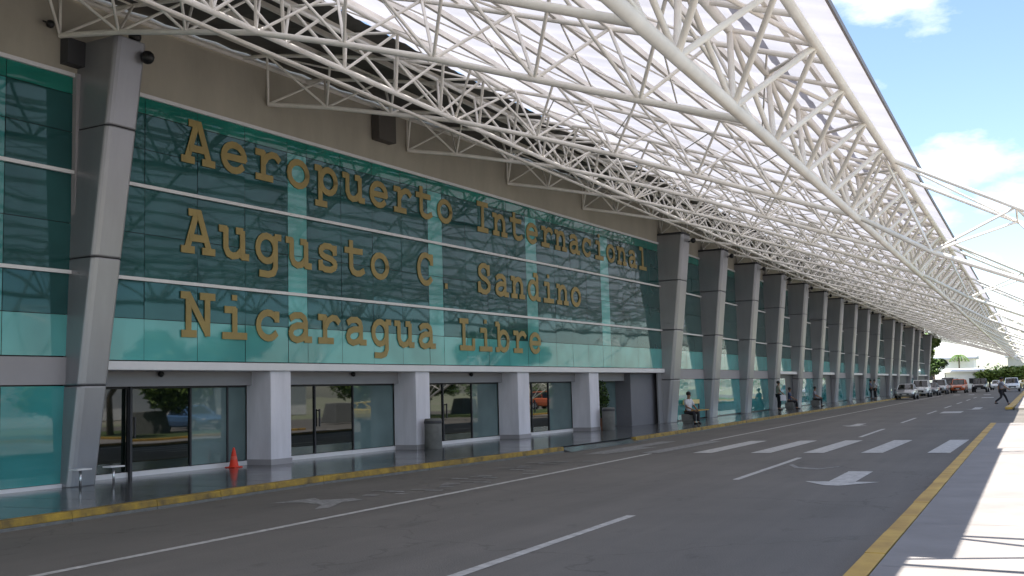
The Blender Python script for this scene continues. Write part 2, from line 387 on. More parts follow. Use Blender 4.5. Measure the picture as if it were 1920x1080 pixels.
# mullion bars
def bars(fr,s0,s1,nm='mullion'):
    m=FMB(fr)
    for z in (6.2,4.24):
        m.fbox(s0,s1,.01,.075,z-.035,z+.035,0)
    m.fbox(s0,s1,.005,.06,ZG-.02,ZG+.06,0)
    return put(m,nm,M['whitebright'])
bars(F,-14.6,SEND); bars(F,-60,-15.32)
m=FMB(); m.fbox(-15.32,-15.22,-.03,.10,.15,ZG+.05,0); put(m,'white_frame',M['band'])
m=FMB(); m.fbox(-60,-15.33,-.03,.03,2.08,2.60,0); put(m,'grey_band',M['band'])
m=FMB(); m.fbox(-60,-15.33,-.03,.05,.15,.22,0); put(m,'base_sill',M['whitebright'])
# ledge
m=FMB(); m.fbox(-14.62,SEND+.3,-.95,.10,2.36,2.54,0); put(m,'ledge',M['whitebright'],bevel=.015)
# lintel band and door line recessed
RO=-.7
m=FMB(); m.fbox(-14.6,SEND,RO-.3,RO+.12,2.04,2.355,0); put(m,'lintel',M['band'])
PW=[(-9.73,-9.02),(-3.7,-2.99),(2.3,3.1),(7.9,8.75)]
for a,b in PW:
    m=FMB(); m.fbox(a,b,RO-.05,.02,ZS+.12,2.357,0)
    o=put(m,'pillar',M['white'],bevel=.012)
    m=FMB(); m.fbox(a-.015,b+.015,RO-.04,.035,ZS-.02,ZS+.13,0); put(m,'pillar_foot',M['band'],parent=None)
# doors: glazed screen per bay
bays=[(-14.5,-9.73,[(-13.25,'d'),(-11.5,'d'),(-10.35,'s')]),(-9.02,-3.7,[(-7.2,'d'),(-5.6,'d'),(-3.7,'s')]),(-2.99,2.3,[(-1.1,'d'),(.6,'d'),(2.3,'s')]),(3.1,7.9,[(4.7,'d'),(6.0,'d'),(7.9,'s')])]
for a,b,L in bays:
    e=FMB(); dr=None
    fr=FMB(); fr.fbox(a,b,RO-.16,RO-.11,.14,2.05,0); 
    back=put(fr,'door_backing',M['black'])
    cur=a; m=FMB(); mg=[]
    edgesD=[(a,L[0][0],0)]+[(L[i][0],L[i+1][0],(0 if L[i+1][1]=='d' else 1)) for i in range(len(L)-1)]
    if L[-1][0]<b-.05: edgesD.append((L[-1][0],b,1))
    for s0,s1,k in edgesD:
        if k==1: m.pane(s0,s1,.26,2.0,RO-.08,1,tilt=.003)
        else: m.pane(s0,s1,.26,2.0,RO-.08,0,tilt=.003)
    dr=put(m,'door',[M['doorglass'],M['doorside']])
    m=FMB()
    for s0,s1,k in edgesD:
        m.fbox(s0-.02,s0+.02,RO-.09,RO-.045,.25,2.02,0)
    m.fbox(a,b,RO-.09,RO-.05,2.0,2.045,0)
    sm_=L[0][0]+.12; m.fbox(sm_,sm_+.03,RO-.04,RO-.0,.95,1.4,0); m.fbox(sm_+.0,sm_+.03,RO-.075,RO-.04,1.35,1.38,0)
    put(m,'door_frame',M['steel_dk'])
    m=FMB(); m.fbox(a,b,RO-.11,RO-.02,.14,.25,0); put(m,'threshold',M['whitebright'])
m=FMB(); m.fbox(-13.3,-13.24,RO+.0,RO+.06,.15,2.04,0); put(m,'door_post',M['steel_dk'])
# open entrance bay and grey wall
m=FMB(); m.fbox(8.75,10.3,-1.68,-1.6,.15,2.06,0); put(m,'door_backing',M['black'])
m=FMB(); m.pane(10.3,11.4,.2,2.05,-1.0,0); m.pane(11.4,12.6,.2,2.05,-1.0,0); put(m,'door_side_panel',[M['doorside']])
m=FMB(); m.fbox(12.6,SEND+.2,RO-.6,RO+.4,.14,2.355,0); put(m,'grey_wall',mat('grey_lobby_wall',(.17,.17,.19),.6,var=.08,scale=1),bevel=.01)
# small dome camera over first door
for s_ in (-12.6,-5.9,.2):
    m=MB(); m.ball(F(s_,-.5,2.30),.07,n=8); put(m,'dome_camera',M['black'])
# ---- straight part of the facade
CY=[46.1,52.9,60.1,67.2,74.6,82.2,89.9,97.6,105.6,113.5,125.7,133.5,147.6,156.1,173.5]
doorbay={3:1,5:1,7:1,9:1,10:1,11:1,13:1}
m=FMB(G); mb2=FMB(G)
for i in range(len(CY)):
    y0=CY[i]+.5; y1=(CY[i+1]-.5) if i+1<len(CY) else 176.9
    n=max(2,round((y1-y0)/1.6))
    dn=doorbay.get(i)
    for k in range(n):
        a=y0+(y1-y0)*k/n; b=y0+(y1-y0)*(k+1)/n
        for z0,z1 in ROWS:
            mt=1 if z0<3 else (2 if z0>7.7 else 0)
            if k==0 and 3<z0<7.7 and i<3: mt=1
            m.pane(a,b,z0,z1,0,mt)
        if not dn: m.pane(a,b,.2,2.08,0,3)
    if not dn:
        mb2.fbox(y0,y1,-.03,.02,2.09,2.55,0)
    else:
        mb2.fbox(y0-.2,y1+.2,-.03,.35,2.36,2.54,1)
        mb2.fbox(y0,y1,-.02,.03,.14,2.355,2)
        m.pane(y0+(y1-y0)*.25,y0+(y1-y0)*.6,.2,2.1,.036,3)
    put(m,'glass_facade',[M['glass'],M['teal'],M['tealdk'],M['teallow']]); m=FMB(G)
put(mb2,'grey_band',[M['band'],M['whitebright'],mat('dark_doorway',(.07,.07,.075),.5)])
bars(G,YK,176.9)
m=FMB(G); m.fbox(YK-.35,45.62,-.045,.02,.15,8.1,0); put(m,'corner_panel',M['steel'])
# end wall of building
# ---- leaning columns
def column(y,xin,zt,skew=0,w=1.15):
    """tapering clad column: vertical back, front leaning out over the pavement"""
    m=MB(); jt=MB()
    x0=xin; xb=xin+.36; xt=xin+1.34
    def sec(z,e=0):
        t=(z-ZS)/(zt-ZS); xo=xb+(xt-xb)*t; c=.10
        return [(x0,y-w/2-e,z),(xo-c+e,y-w/2-e,z),(xo+e,y-w/2+c,z),(xo+e,y+w/2-c,z),(xo-c+e,y+w/2+e,z),(x0,y+w/2+e,z)]
    zz=[ZS-.02,2.05,4.25,6.45,zt]
    for a,b in zip(zz[:-1],zz[1:]):
        m.hexa(sec(a+.008),sec(b-.008))
    c=put(m,'column',M['steel'],bevel=.03)
    for z in zz[1:-1]:
        jt=MB(); jt.hexa(sec(z-.006,-.008),sec(z+.006,-.008)); put(jt,'joint',M['steel_dk'],parent=c)
    jt=MB(); jt.hexa(sec(zt,-.015),sec(zt+.08,-.015)); put(jt,'cap',M['steel_dk'],parent=c)
    return c
def flood(c,x,y,z,r=.13,ring=False):
    m=MB(); m.ball((x,y,z),r,n=12); m.tube((x,y,z),(x-.28,y,z-.05),.03,6)
    put(m,'floodlight',M['black'],parent=c)
# near big column is set in the skewed frame
def column_near():
    m=MB(); jt=MB(); zt=8.82
    S0,S1=-15.2,-14.55; s0,s1=S0,S1
    def sec(z,e=0):
        t=(z-ZS)/(zt-ZS); o=.27+(1.12-.27)*t; c=.09; h=-.3*(1-t); s0=S0+h; s1=S1+h+.12*t 
        return [F(s0-e,-.1,z),F(s0-e,o-c+e,z),F(s0+c*.6,o-.03+e,z),F(s0+c*1.3,o+e,z),F(s1-c,o+e,z),F(s1+e,o-c+e,z),F(s1+e,-.1,z)]
    zz=[ZS-.02,2.05,4.5,7.05,zt]
    for a,b in zip(zz[:-1],zz[1:]): m.hexa(sec(a+.008),sec(b-.008))
    c=put(m,'column',M['steel'],bevel=.03,label='large leaning grey column beside the gold lettering')
    for z in zz[1:-1]:
        jt=MB(); jt.hexa(sec(z-.006,-.008),sec(z+.006,-.008)); put(jt,'joint',M['steel_dk'],parent=c)
    m2=FMB(); m2.fbox(s0-.42,s0-.01,.0,.22,8.3,8.8,0); put(m2,'column_head_shade',M['steel_dk'],parent=c)  # dark colour of this block stands for the shaded part of the column head
    p=F(s1+.02,1.2,8.5); flood(c,p.x,p.y,p.z,.135)
    p=F(s0+.7,.8,9.0); flood(c,p.x,p.y,p.z,.13)
    return c
column_near()
for y in CY:
    c=column(y,XF-.04,8.5)
    flood(c,XF+1.5,y+.25,8.25,.12)
m=MB(); p=F(-16.0,.2,8.95); m.ball(p,.085,n=8); m.tube(p,F(-16,.0,9.05),.02); put(m,'wall_lamp',M['black'])
m=FMB(); m.fbox(-5.6,-4.8,.01,.28,8.75,9.6,0); put(m,'duct_box',mat('duct_grey',(.10,.09,.08),.7),bevel=.02)

# ---------------------------------------------------------------- lettering
def ell(cx,cy,rx,ry,a0=0,a1=360,n=16):
    return [(cx+rx*math.cos(R_(a0+(a1-a0)*i/n)),cy+ry*math.sin(R_(a0+(a1-a0)*i/n))) for i in range(n+1)]
GL={
'A':[[(.14,.07),(.45,.93)],[(.24,.93),(.54,.93)],[(.53,.93),(.86,.07)],[(.27,.35),(.74,.35)],[(0,.07),(.33,.07)],[(.67,.07),(1,.07)]],
'e':[ell(.5,.37,.37,.31,0,320),[(.13,.37),(.87,.37)]],
'r':[[(.1,.68),(.34,.68)],[(.34,.68),(.34,.07)],[(.1,.07),(.66,.07)],[(.34,.42),(.48,.6),(.66,.68),(.82,.67),(.93,.58)]],
'o':[ell(.5,.37,.37,.31)],
'p':[[(.02,.68),(.2,.68)],[(.2,.68),(.2,-.26)],[(.02,-.26),(.44,-.26)],ell(.55,.37,.33,.31)],
'u':[[(.02,.68),(.2,.68)],[(.2,.68),(.2,.25),(.28,.11),(.43,.06),(.6,.09),(.78,.24)],[(.6,.68),(.78,.68),(.78,.07)],[(.78,.07),(.96,.07)]],
't':[[(.33,.92),(.33,.22),(.42,.1),(.58,.06),(.75,.08),(.9,.15)],[(.08,.68),(.82,.68)]],
'I':[[(.5,.07),(.5,.93)],[(.18,.93),(.82,.93)],[(.18,.07),(.82,.07)]],
'n':[[(.02,.68),(.2,.68)],[(.2,.68),(.2,.07)],[(.03,.07),(.38,.07)],[(.2,.48),(.34,.63),(.5,.68),(.66,.65),(.77,.5),(.77,.07)],[(.62,.07),(.95,.07)]],
'a':[[(.16,.6),(.3,.67),(.55,.68),(.7,.61),(.74,.5),(.74,.07)],[(.74,.07),(.95,.07)],[(.74,.42),(.42,.42),(.2,.35),(.13,.22),(.2,.1),(.38,.05),(.58,.09),(.74,.22)]],
'c':[ell(.5,.37,.37,.31,42,320),[(.82,.68),(.82,.5)]],
'i':[[(.5,.95),(.5,.99)],[(.2,.68),(.5,.68)],[(.5,.68),(.5,.07)],[(.12,.07),(.88,.07)]],
'l':[[(.2,.93),(.5,.93)],[(.5,.93),(.5,.07)],[(.12,.07),(.88,.07)]],
'g':[ell(.45,.37,.33,.31),[(.96,.68),(.78,.68),(.78,-.08),(.7,-.22),(.5,-.27),(.22,-.26)]],
's':[[(.8,.5),(.78,.6),(.6,.68),(.38,.68),(.2,.6),(.2,.47),(.35,.4),(.65,.35),(.82,.25),(.8,.13),(.62,.06),(.36,.06),(.2,.14),(.18,.25)],[(.8,.68),(.8,.52)],[(.18,.06),(.18,.22)]],
'C':[ell(.52,.5,.4,.43,45,318),[(.85,.93),(.85,.68)]],
'.':[[(.46,.07),(.52,.07)]],
'S':[[(.8,.66),(.76,.85),(.58,.94),(.38,.93),(.2,.82),(.2,.64),(.36,.54),(.64,.47),(.84,.34),(.82,.16),(.62,.06),(.38,.06),(.2,.16),(.16,.34)],[(.8,.93),(.8,.7)],[(.16,.07),(.16,.3)]],
'd':[ell(.45,.37,.33,.31),[(.55,.93),(.78,.93),(.78,.07)],[(.78,.07),(.97,.07)]],
'N':[[(.2,.07),(.2,.93)],[(.2,.93),(.8,.09)],[(.8,.07),(.8,.93)],[(.0,.93),(.2,.93)],[(.02,.07),(.4,.07)],[(.6,.93),(1,.93)]],
'L':[[(.3,.93),(.3,.07)],[(.08,.93),(.54,.93)],[(.08,.07),(.9,.07)],[(.9,.07),(.9,.34)]],
'b':[[(.02,.93),(.2,.93),(.2,.07)],[(.02,.07),(.2,.07)],ell(.53,.37,.33,.31)],
}
sign=empty('airport_name_lettering',tuple(F(-12.6,.0,3)),label='raised ochre typewriter-style lettering in three lines across the green glass facade',cat='sign')
def stroke(m,pts,s0,zb,w,h,r,dep,layer):
    # flattened diamond-section ribbon following the stroke, rounded joints
    P=[Vector((x*w,y*h)) for x,y in pts]
    def ring(p,t,rr):
        n=Vector((-t.y,t.x))
        out=[]
        for k in range(8):
            a=2*math.pi*(k+.5)/8
            q=p+n*math.cos(a)*rr; d=dep*(.55+.45*math.sin(a))
            out.append((q,d))
        return out
    base=sign.location
    def W(q,d): v=F(s0+q.x,.012+d+layer,zb+q.y); return (v.x-base.x,v.y-base.y,v.z-base.z)
    for j,(a,b) in enumerate(zip(P[:-1],P[1:])):
        t=(b-a).normalized(); aa=a-t*r*(.55 if j==0 else .25); bb=b+t*r*(.55 if j==len(P)-2 else .25)
        n=Vector((-t.y,t.x)); i=len(m.v)
        ly=.0007*(j%3)
        q=[aa-n*r,bb-n*r,bb+n*r,aa+n*r]; qi=[aa-n*r*.8,bb-n*r*.8,bb+n*r*.8,aa+n*r*.8]
        lo=[W(x,0) for x in q]; hi=[W(x,dep+ly) for x in q]
        m.hexa(lo,hi)
for words,zb,rowlab in (([('Aeropuerto',0),('Internacional',11)],6.93,'top'),([('Augusto',0),('C.',8),('Sandino',11)],4.93,'middle'),([('Nicaragua',0),('Libre',10)],3.09,'bottom')):
    for word,off in words:
        we=empty('word',(0,0,0),parent=sign,label='word reading '+word)
        for i,ch in enumerate(word):
            ly=0; m=MB()
            for st in GL[ch]:
                stroke(m,st,-12.5+(off+i)*1.119,zb-(off+i)*.006,.92,.97,.080,.016,ly); ly+=.0021
            m.build('letter',M['gold'],we)

# ---------------------------------------------------------------- canopy
def interp(T_,x):
    if x<=T_[0][0]: return T_[0][1]
    for (a,b),(c,d) in zip(T_[:-1],T_[1:]):
        if x<=c: return b+(d-b)*(x-a)/(c-a)
    return T_[-1][1]
BOT=[(-17.6,9.0),(-16.67,8.86),(-14.8,8.62),(-11.8,8.07),(-9.9,7.53),(-8.2,7.0),(-6.5,6.41),(-4.5,5.72),(-3.23,5.3),(-1.8,4.45),(0,3.72),(3,2.5),(6,1.3),(9.1,.35)]
TOP=[(-17.6,9.85),(-16.67,9.72),(-14.8,9.6),(-11.8,9.2),(-10,8.78),(-8.2,8.22),(-6.5,7.65),(-4.6,7.05),(-3.4,6.68),(-2.35,6.3),(0,5.1),(3,3.8),(6,2.6),(9.4,1.45)]
bot=lambda x:interp(BOT,x); top=lambda x:interp(TOP,x)
def wx(y):
    if y<YK: return P0.x+(y-P0.y)*D.x/D.y
    return XF
W=[];J=[]
for k in range(-2,5):
    p=F(-15.67+5.86*k,0,0); W.append((p.x,p.y))
J=[3.0,9.9,14.4,24.0,31.2,38.4,45.6]
LEG=[False,False,False,True,False,True,False]
for i,y in enumerate(CY): W.append((XF,y)); J.append(y+6.7-.2*i if i<15 else y+3); LEG.append(i%2==0)
y=173.5
for i in range(4): y+=8.; W.append((XF,y)); J.append(y+3.7); LEG.append(i%2==1)
YEND=J[-1]+2
CAN=empty('entrance_canopy',(0,0,0),label='long cream steel tube canopy with translucent roof sheets over the terminal road',cat='canopy')
XJ=-3.23
def lerpY(w,j,x):
    t=(x-w[0])/(XJ-w[0]); return w[1]+(j-w[1])*t
XB0=[-11.8,-9.95,-8.25,-6.5,-4.85,XJ]
for idx,(w,j,leg) in enumerate(zip(W,J,LEG)):
    far=j>100
    tr=empty('roof_truss',(0,0,0),parent=CAN)
    n=5 if far else 7
    xs_b=[w[0]+.05,(w[0]*.67-11.8*.33),(w[0]*.33-11.8*.67)]+XB0
    if leg: xs_b+=[-1.8,1.6,4.4,6.8,9.0]
    xs_t=[(a+b)/2 for a,b in zip(xs_b[:-1],xs_b[1:])]
    if leg: xs_t=xs_t[:-1]+[8.1]
    PB=[Vector((x,lerpY(w,j,x),bot(x))) for x in xs_b]
    h=1.12
    PT=[[Vector((x,lerpY(w,j,x)+sg*h,top(x))) for x in xs_t] for sg in (-1,1)]
    m=MB()
    for a,b in zip(PB[:-1],PB[1:]): m.tube(a,b,.056,n,cap=False)
    m.build('bottom_chord',M['tube'],tr)
    for sg in (0,1):
        m=MB(); ext=[Vector((w[0]+.05,PT[sg][0].y,top(w[0])))]+PT[sg]
        for a,b in zip(ext[:-1],ext[1:]): m.tube(a,b,.045,n,cap=False)
        if not leg:
            e=Vector((-2.35,PT[sg][-1].y,top(-2.35))); m.tube(PT[sg][-1],e,.045,n,cap=False)
        m.build('top_chord',M['tube'],tr)
    m=MB()
    for i,b in enumerate(PB):
        for sg in (0,1):
            if i<len(PT[sg]): m.tube(b,PT[sg][i],.030,5,cap=False)
            if i>0: m.tube(b,PT[sg][i-1],.030,5,cap=False)
    for a,b in zip(PT[0],PT[1]): m.tube(a,b,.026,5,cap=False)
    for i in range(len(PT[0])-1):
        if i%2==0: m.tube(PT[0][i],PT[1][i+1],.024,5,cap=False)
    m.tube(PB[0],Vector((PB[0].x,PB[0].y,top(w[0]))),.03,5)
    m.build('web',M['tube'],tr)
    if leg:
        m=MB(); m.hexa([(8.6,j-1.2,.1),(9.9,j-1.2,.1),(9.9,j+1.2,.1),(8.6,j+1.2,.1)],[(8.8,j-1.0,1.3),(9.7,j-1.0,1.3),(9.7,j+1.0,1.3),(8.8,j+1.0,1.3)])
        m.build('footing',M['concrete'],tr,bevel=.03)
mr_=MB()
for i in range(2,len(W)-1):
    for x0,x1 in zip(XB0[:-1],XB0[1:]):
        a=Vector((x0,lerpY(W[i],J[i],x0)+1.12,top(x0)-.02)); b=Vector((x1,lerpY(W[i+1],J[i+1],x1)-1.12,top(x1)-.02))
        c=Vector((x1,lerpY(W[i],J[i],x1)+1.12,top(x1)-.05)); d=Vector((x0,lerpY(W[i+1],J[i+1],x0)-1.12,top(x0)-.05))
        mr_.tube(a,b,.018,4,cap=False); mr_.tube(c,d,.018,4,cap=False)
        if i>4:
            e1=Vector((x0,lerpY(W[i],J[i],x0),bot(x0))); e2=Vector(((x0+x1)/2,.5*(lerpY(W[i],J[i],x0)+lerpY(W[i+1],J[i+1],x0)),top(x0)-.1)); e3=Vector((x1,lerpY(W[i+1],J[i+1],x1),bot(x1)))
            mr_.tube(e1,e2,.03,4,cap=False); mr_.tube(e2,e3,.03,4,cap=False)
mr_.build('bracing_rod',M['tube'],CAN)
# edge truss
def ltruss(name,y0,y1,step,xb,zb,tops,rb,rt,rw,n,mt):
    e=empty(name,(0,0,0),parent=CAN)
    m=MB(); m.tube((xb,y0,zb),(xb,y1,zb),rb,n); m.build('bottom_chord',mt,e)
    for x,z in tops:
        m=MB(); m.tube((x,y0,z),(x,y1,z),rt,n); m.build('top_chord',mt,e)
    m=MB(); y=y0; i=0
    while y<y1-step:
        nn=6 if y<60 else 4
        b=(xb,y+step/2,zb)
        for x,z in tops:
            m.tube((x,y,z),b,rw,nn,cap=False); m.tube(b,(x,y+step,z),rw,nn,cap=False)
        (xa,za),(xc,zc)=tops
        m.tube((xa,y,za),(xc,y,zc),rw*.85,nn,cap=False)
        if name=='inner_truss': pass
        elif i%2: m.tube((xa,y,za),(xc,y+step,zc),rw*.8,nn,cap=False)
        else: m.tube((xc,y,zc),(xa,y+step,za),rw*.8,nn,cap=False)
        y+=step; i+=1
    m.build('web',mt,e)
ltruss('edge_truss',.1,YEND,2.4,XJ,5.24,[(-3.52,6.68),(-2.35,6.26)],.082,.068,.044,10,M['tube2'])
ltruss('inner_truss',1.0,YEND,1.88,-11.75,8.07,[(-12.35,9.18),(-11.1,9.0)],.058,.05,.034,8,M['tube'])
# longitudinal pipes near the wall (shaded)
m=MB()
yy=[-20,YK,YEND]
for a,b in zip(yy[:-1],yy[1:]):
    m.tube((wx(a)+.12,a,9.70),(wx(b)+.12,b,9.70),.06,8)
    m.tube((-12.15,a,7.98),(-12.15,b,7.98),.04,6)
m.build('wall_pipe',M['tube2'],CAN)
# purlins
pur=[-17.0+.0]+[x for x in (-15.6,-14.4,-13.2,-12.6,-11.2,-10.25,-9.3,-8.4,-7.5,-6.6,-5.75,-4.9,-4.1,-2.75)]
m=MB()
for x in pur[1:]:
    z=top(x)+.10
    y0=-20
    if x<-14.8: y0=-20
    y1=YEND if x>-14.7 else 30
    if x<-14.8: y1=F(0,0,0).y+ (x+15.7)/D.x*D.y -2 if False else 25
    m.box((x-.032,y0,z-.07),(x+.032,y1,z+.04))
m.build('purlin',M['tube2'],CAN)
# sheets
def sheet(name,x0,x1,y0,y1,mt,dz=.17,wav=.02,pitch=.5,nx=10,wall=False):
    m=MB(); ny=max(1,int((y1-y0)/(pitch/2))); rows=[]
    for i in range(ny+1):
        y=y0+(y1-y0)*i/ny; xa=wx(y)+.02 if wall else x0
        zz=wav if i%2 else -wav
        rows.append([(xa+(x1-xa)*k/nx,y,top(xa+(x1-xa)*k/nx)+dz+zz) for k in range(nx+1)])
    for a,b in zip(rows[:-1],rows[1:]):
        for k in range(nx): m.face([a[k],a[k+1],b[k+1],b[k]],0)
    return m.build(name,mt,CAN)
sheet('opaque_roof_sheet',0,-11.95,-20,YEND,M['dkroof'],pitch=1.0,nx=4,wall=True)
sheet('roof_sheet',-11.95,-3.3,-20,YEND,M['sheet'],pitch=.8,nx=9)
sheet('roof_sheet',-3.42,-2.36,6.5,8.9,M['sheet'],pitch=.8,nx=2,dz=.2)
# overhanging edge panels with a small end gap at each
segs=[(-20,6.6),(8.8,25.2),(25.22,40.6),(40.62,69.5),(69.52,98),(98.02,127),(127.02,156),(156.02,185),(185.02,YEND)]
for i,(a,b) in enumerate(segs):
    xo=-1.98 if i<2 else -2.1
    m=MB(); ny=int((b-a)/.5)+1
    rows=[]
    for q in range(ny+1):
        y=a+(b-a)*q/ny; rows.append([(-3.45,y,top(-3.45)+.215),(-2.35,y,top(-2.35)+.17),(xo,y,top(-2.35)+.06)])
    for A,B in zip(rows[:-1],rows[1:]):
        for k in range(2): m.face([A[k],A[k+1],B[k+1],B[k]],0)
    m.build('edge_roof_sheet',M['sheet'],CAN)
    m=MB(); m.box((xo,a,top(-2.35)+.035),(xo+.035,b,top(-2.35)+.12)); m.box((-3.3,b-.06,top(-3.3)+.08),(-2.35,b,top(-3.3)+.16))
    m.build('edge_trim',mat('edge_trim_grey',(.25,.23,.23),.6) if i==0 else bpy.data.materials['edge_trim_grey'],CAN)

e=empty('side_tie',(0,0,0),parent=CAN)
m=MB()
for y in (8.4,10.4): m.tube((-2.35,y,6.26),(6,y-1.2,5.6),.06,8)
m.tube((-2.35,10.4,6.26),(1.6,8.0,5.9),.05,8); m.tube((-3.3,8.4,6.0),(1.2,10.0,5.9),.04,8)
m.tube((6,9.2,5.6),(6.4,8.6,.1),.09,10); m.tube((6,7.2,5.6),(6.4,7.6,.1),.09,10); m.tube((6,7.2,5.6),(6,9.2,5.6),.05,8)
m.build('tie_tube',M['tube'],e)
# ---------------------------------------------------------------- street things
def cone():
    t=empty('traffic_cone',tuple(F(-10.5,-.42,ZS)),label='small red-orange traffic cone by the first glass door',cat='traffic cone')
    m=MB(); m.lathe([(.17,.03),(.15,.05),(.06,.5),(.03,.62),(.02,.63)],n=16); m.build('cone_body',M['orange'],t)
    m=MB(); m.box((-.2,-.2,0),(.2,.2,.03)); m.build('base',M['orange'],t,bevel=.01)
    m=MB(); m.lathe([(.112,.25),(.090,.36),(.089,.36)],n=16); m.build('stripe',mat('cone_stripe',(.7,.12,.08),.5),t)
cone()
for o in COL.objects:
    if o.name=='traffic_cone': o.scale=(.72,.72,.72)
def bin_(p,label):
    t=empty('litter_bin',p,label=label,cat='litter bin',group='round concrete litter bins by the pillars')
    m=MB(); m.lathe([(.23,0),(.25,.04),(.25,.82),(.23,.86),(.2,.86),(.19,.7)],n=20); m.build('bin_body',M['concrete'],t)
    m=MB(); m.lathe([(.255,.72),(.262,.74),(.262,.78),(.255,.80)],n=20); m.build('rim',M['steel_dk'],t)
p=F(-3.35,.35,ZS); bin_(tuple(p),'round grey concrete litter bin before the second white pillar')
p=F(8.75,.38,ZS); bin_(tuple(p),'round grey concrete litter bin before the fourth white pillar')
# low white rails at the foot of the big column
def rail(p,label):
    t=empty('low_rail',p,label=label,cat='bench',group='low white stools beside the big column')
    m=MB(); m.box((-.12,-.17,.33),(.12,.17,.36)); m.build('seat',M['whitebright'],t,bevel=.01)
    m=MB(); m.tube((0,0,0),(0,0,.33),.022,10); m.build('leg',M['chrome'],t)
rail((-16.0,14.45,ZS),'low white T-shaped stool at the foot of the big grey column')
rail((-15.95,15.2,ZS),'low white T-shaped stool between the big column and first door')
# potted plant
def leafclump(m,c,r,n,size,rnd,sc=(1,1,1),mats=2):
    for _ in range(n):
        u=Vector((rnd.gauss(0,1),rnd.gauss(0,1),rnd.gauss(0,1))).normalized()*r*(rnd.random()**.4)
        p=Vector(c)+Vector((u.x*sc[0],u.y*sc[1],u.z*sc[2]))
        a=Vector((rnd.gauss(0,1),rnd.gauss(0,1),rnd.gauss(0,.7))).normalized(); b=a.cross(Vector((rnd.gauss(0,1),rnd.gauss(0,1),rnd.gauss(0,1)))).normalized()
        s=size*rnd.uniform(.6,1.3)
        m.face([p-a*s,p+b*s*.45,p+a*s,p-b*s*.45],rnd.randrange(mats))
rnd=random.Random(11)
t=empty('potted_plant',tuple(F(10.0,-.5,ZS)),label='tall dark potted shrub in the open entrance beside fourth pillar',cat='plant')
m=MB(); m.lathe([(.2,0),(.26,.4),(.28,.42),(.22,.42)],n=14); m.build('pot',M['pot'],t)
m=MB(); leafclump(m,(0,0,1.2),.75,900,.07,rnd,(.45,.45,1),2); m.tube((0,0,.4),(0,0,1.2),.03); m.build('foliage',[M['leafdk'],M['leaf']],t)
# yellow bench rail behind the seated man
t=empty('yellow_bench',(-14.45,49.4,ZS),label='pale yellow slatted bench against the glass beside the seated man',cat='bench')
m=MB(); m.box((-.2,-1.3,.42),(.25,1.3,.47)); m.build('seat',M['yellow'],t,bevel=.01)
m=MB(); m.box((-.26,-1.3,.75),(-.21,1.3,.95)); m.build('backrest',mat('pale_yellow',(.62,.5,.2),.5),t,bevel=.01)
for yy_ in (-1.1,1.1):
    m=MB(); m.box((-.22,yy_-.03,0),(-.17,yy_+.03,.75)); m.box((.15,yy_-.03,0),(.2,yy_+.03,.42)); m.build('leg',M['steel_dk'],t)

# ---------------------------------------------------------------- people
def skinmesh(name,pts,edges,mt,parent,root=0,sub=2,smooth=True):
    me=bpy.data.meshes.new(name+'_s'); me.from_pydata([p[0] for p in pts],edges,[])
    o=bpy.data.objects.new(name+'_tmp',me); COL.objects.link(o)
    md=o.modifiers.new('s','SKIN'); md.use_smooth_shade=True
    for i,p in enumerate(pts):
        sv=me.skin_vertices[0].data[i]; r=p[1]; sv.radius=(r,r) if not isinstance(r,tuple) else r; sv.use_root=(i==root)
    sd=o.modifiers.new('d','SUBSURF'); sd.levels=sub; sd.render_levels=sub
    dg=bpy.context.evaluated_depsgraph_get(); ev=o.evaluated_get(dg); nm=bpy.data.meshes.new_from_object(ev)
    bpy.data.objects.remove(o); bpy.data.meshes.remove(me)
    nm.name=name; nm.materials.clear(); nm.materials.append(mt)
    for p in nm.polygons: p.use_smooth=True; p.material_index=0
    ob=bpy.data.objects.new(name,nm); COL.objects.link(ob); ob.parent=parent
    return ob
def cloth(name,col): return mat(name,col,.85,var=.12,scale=9)
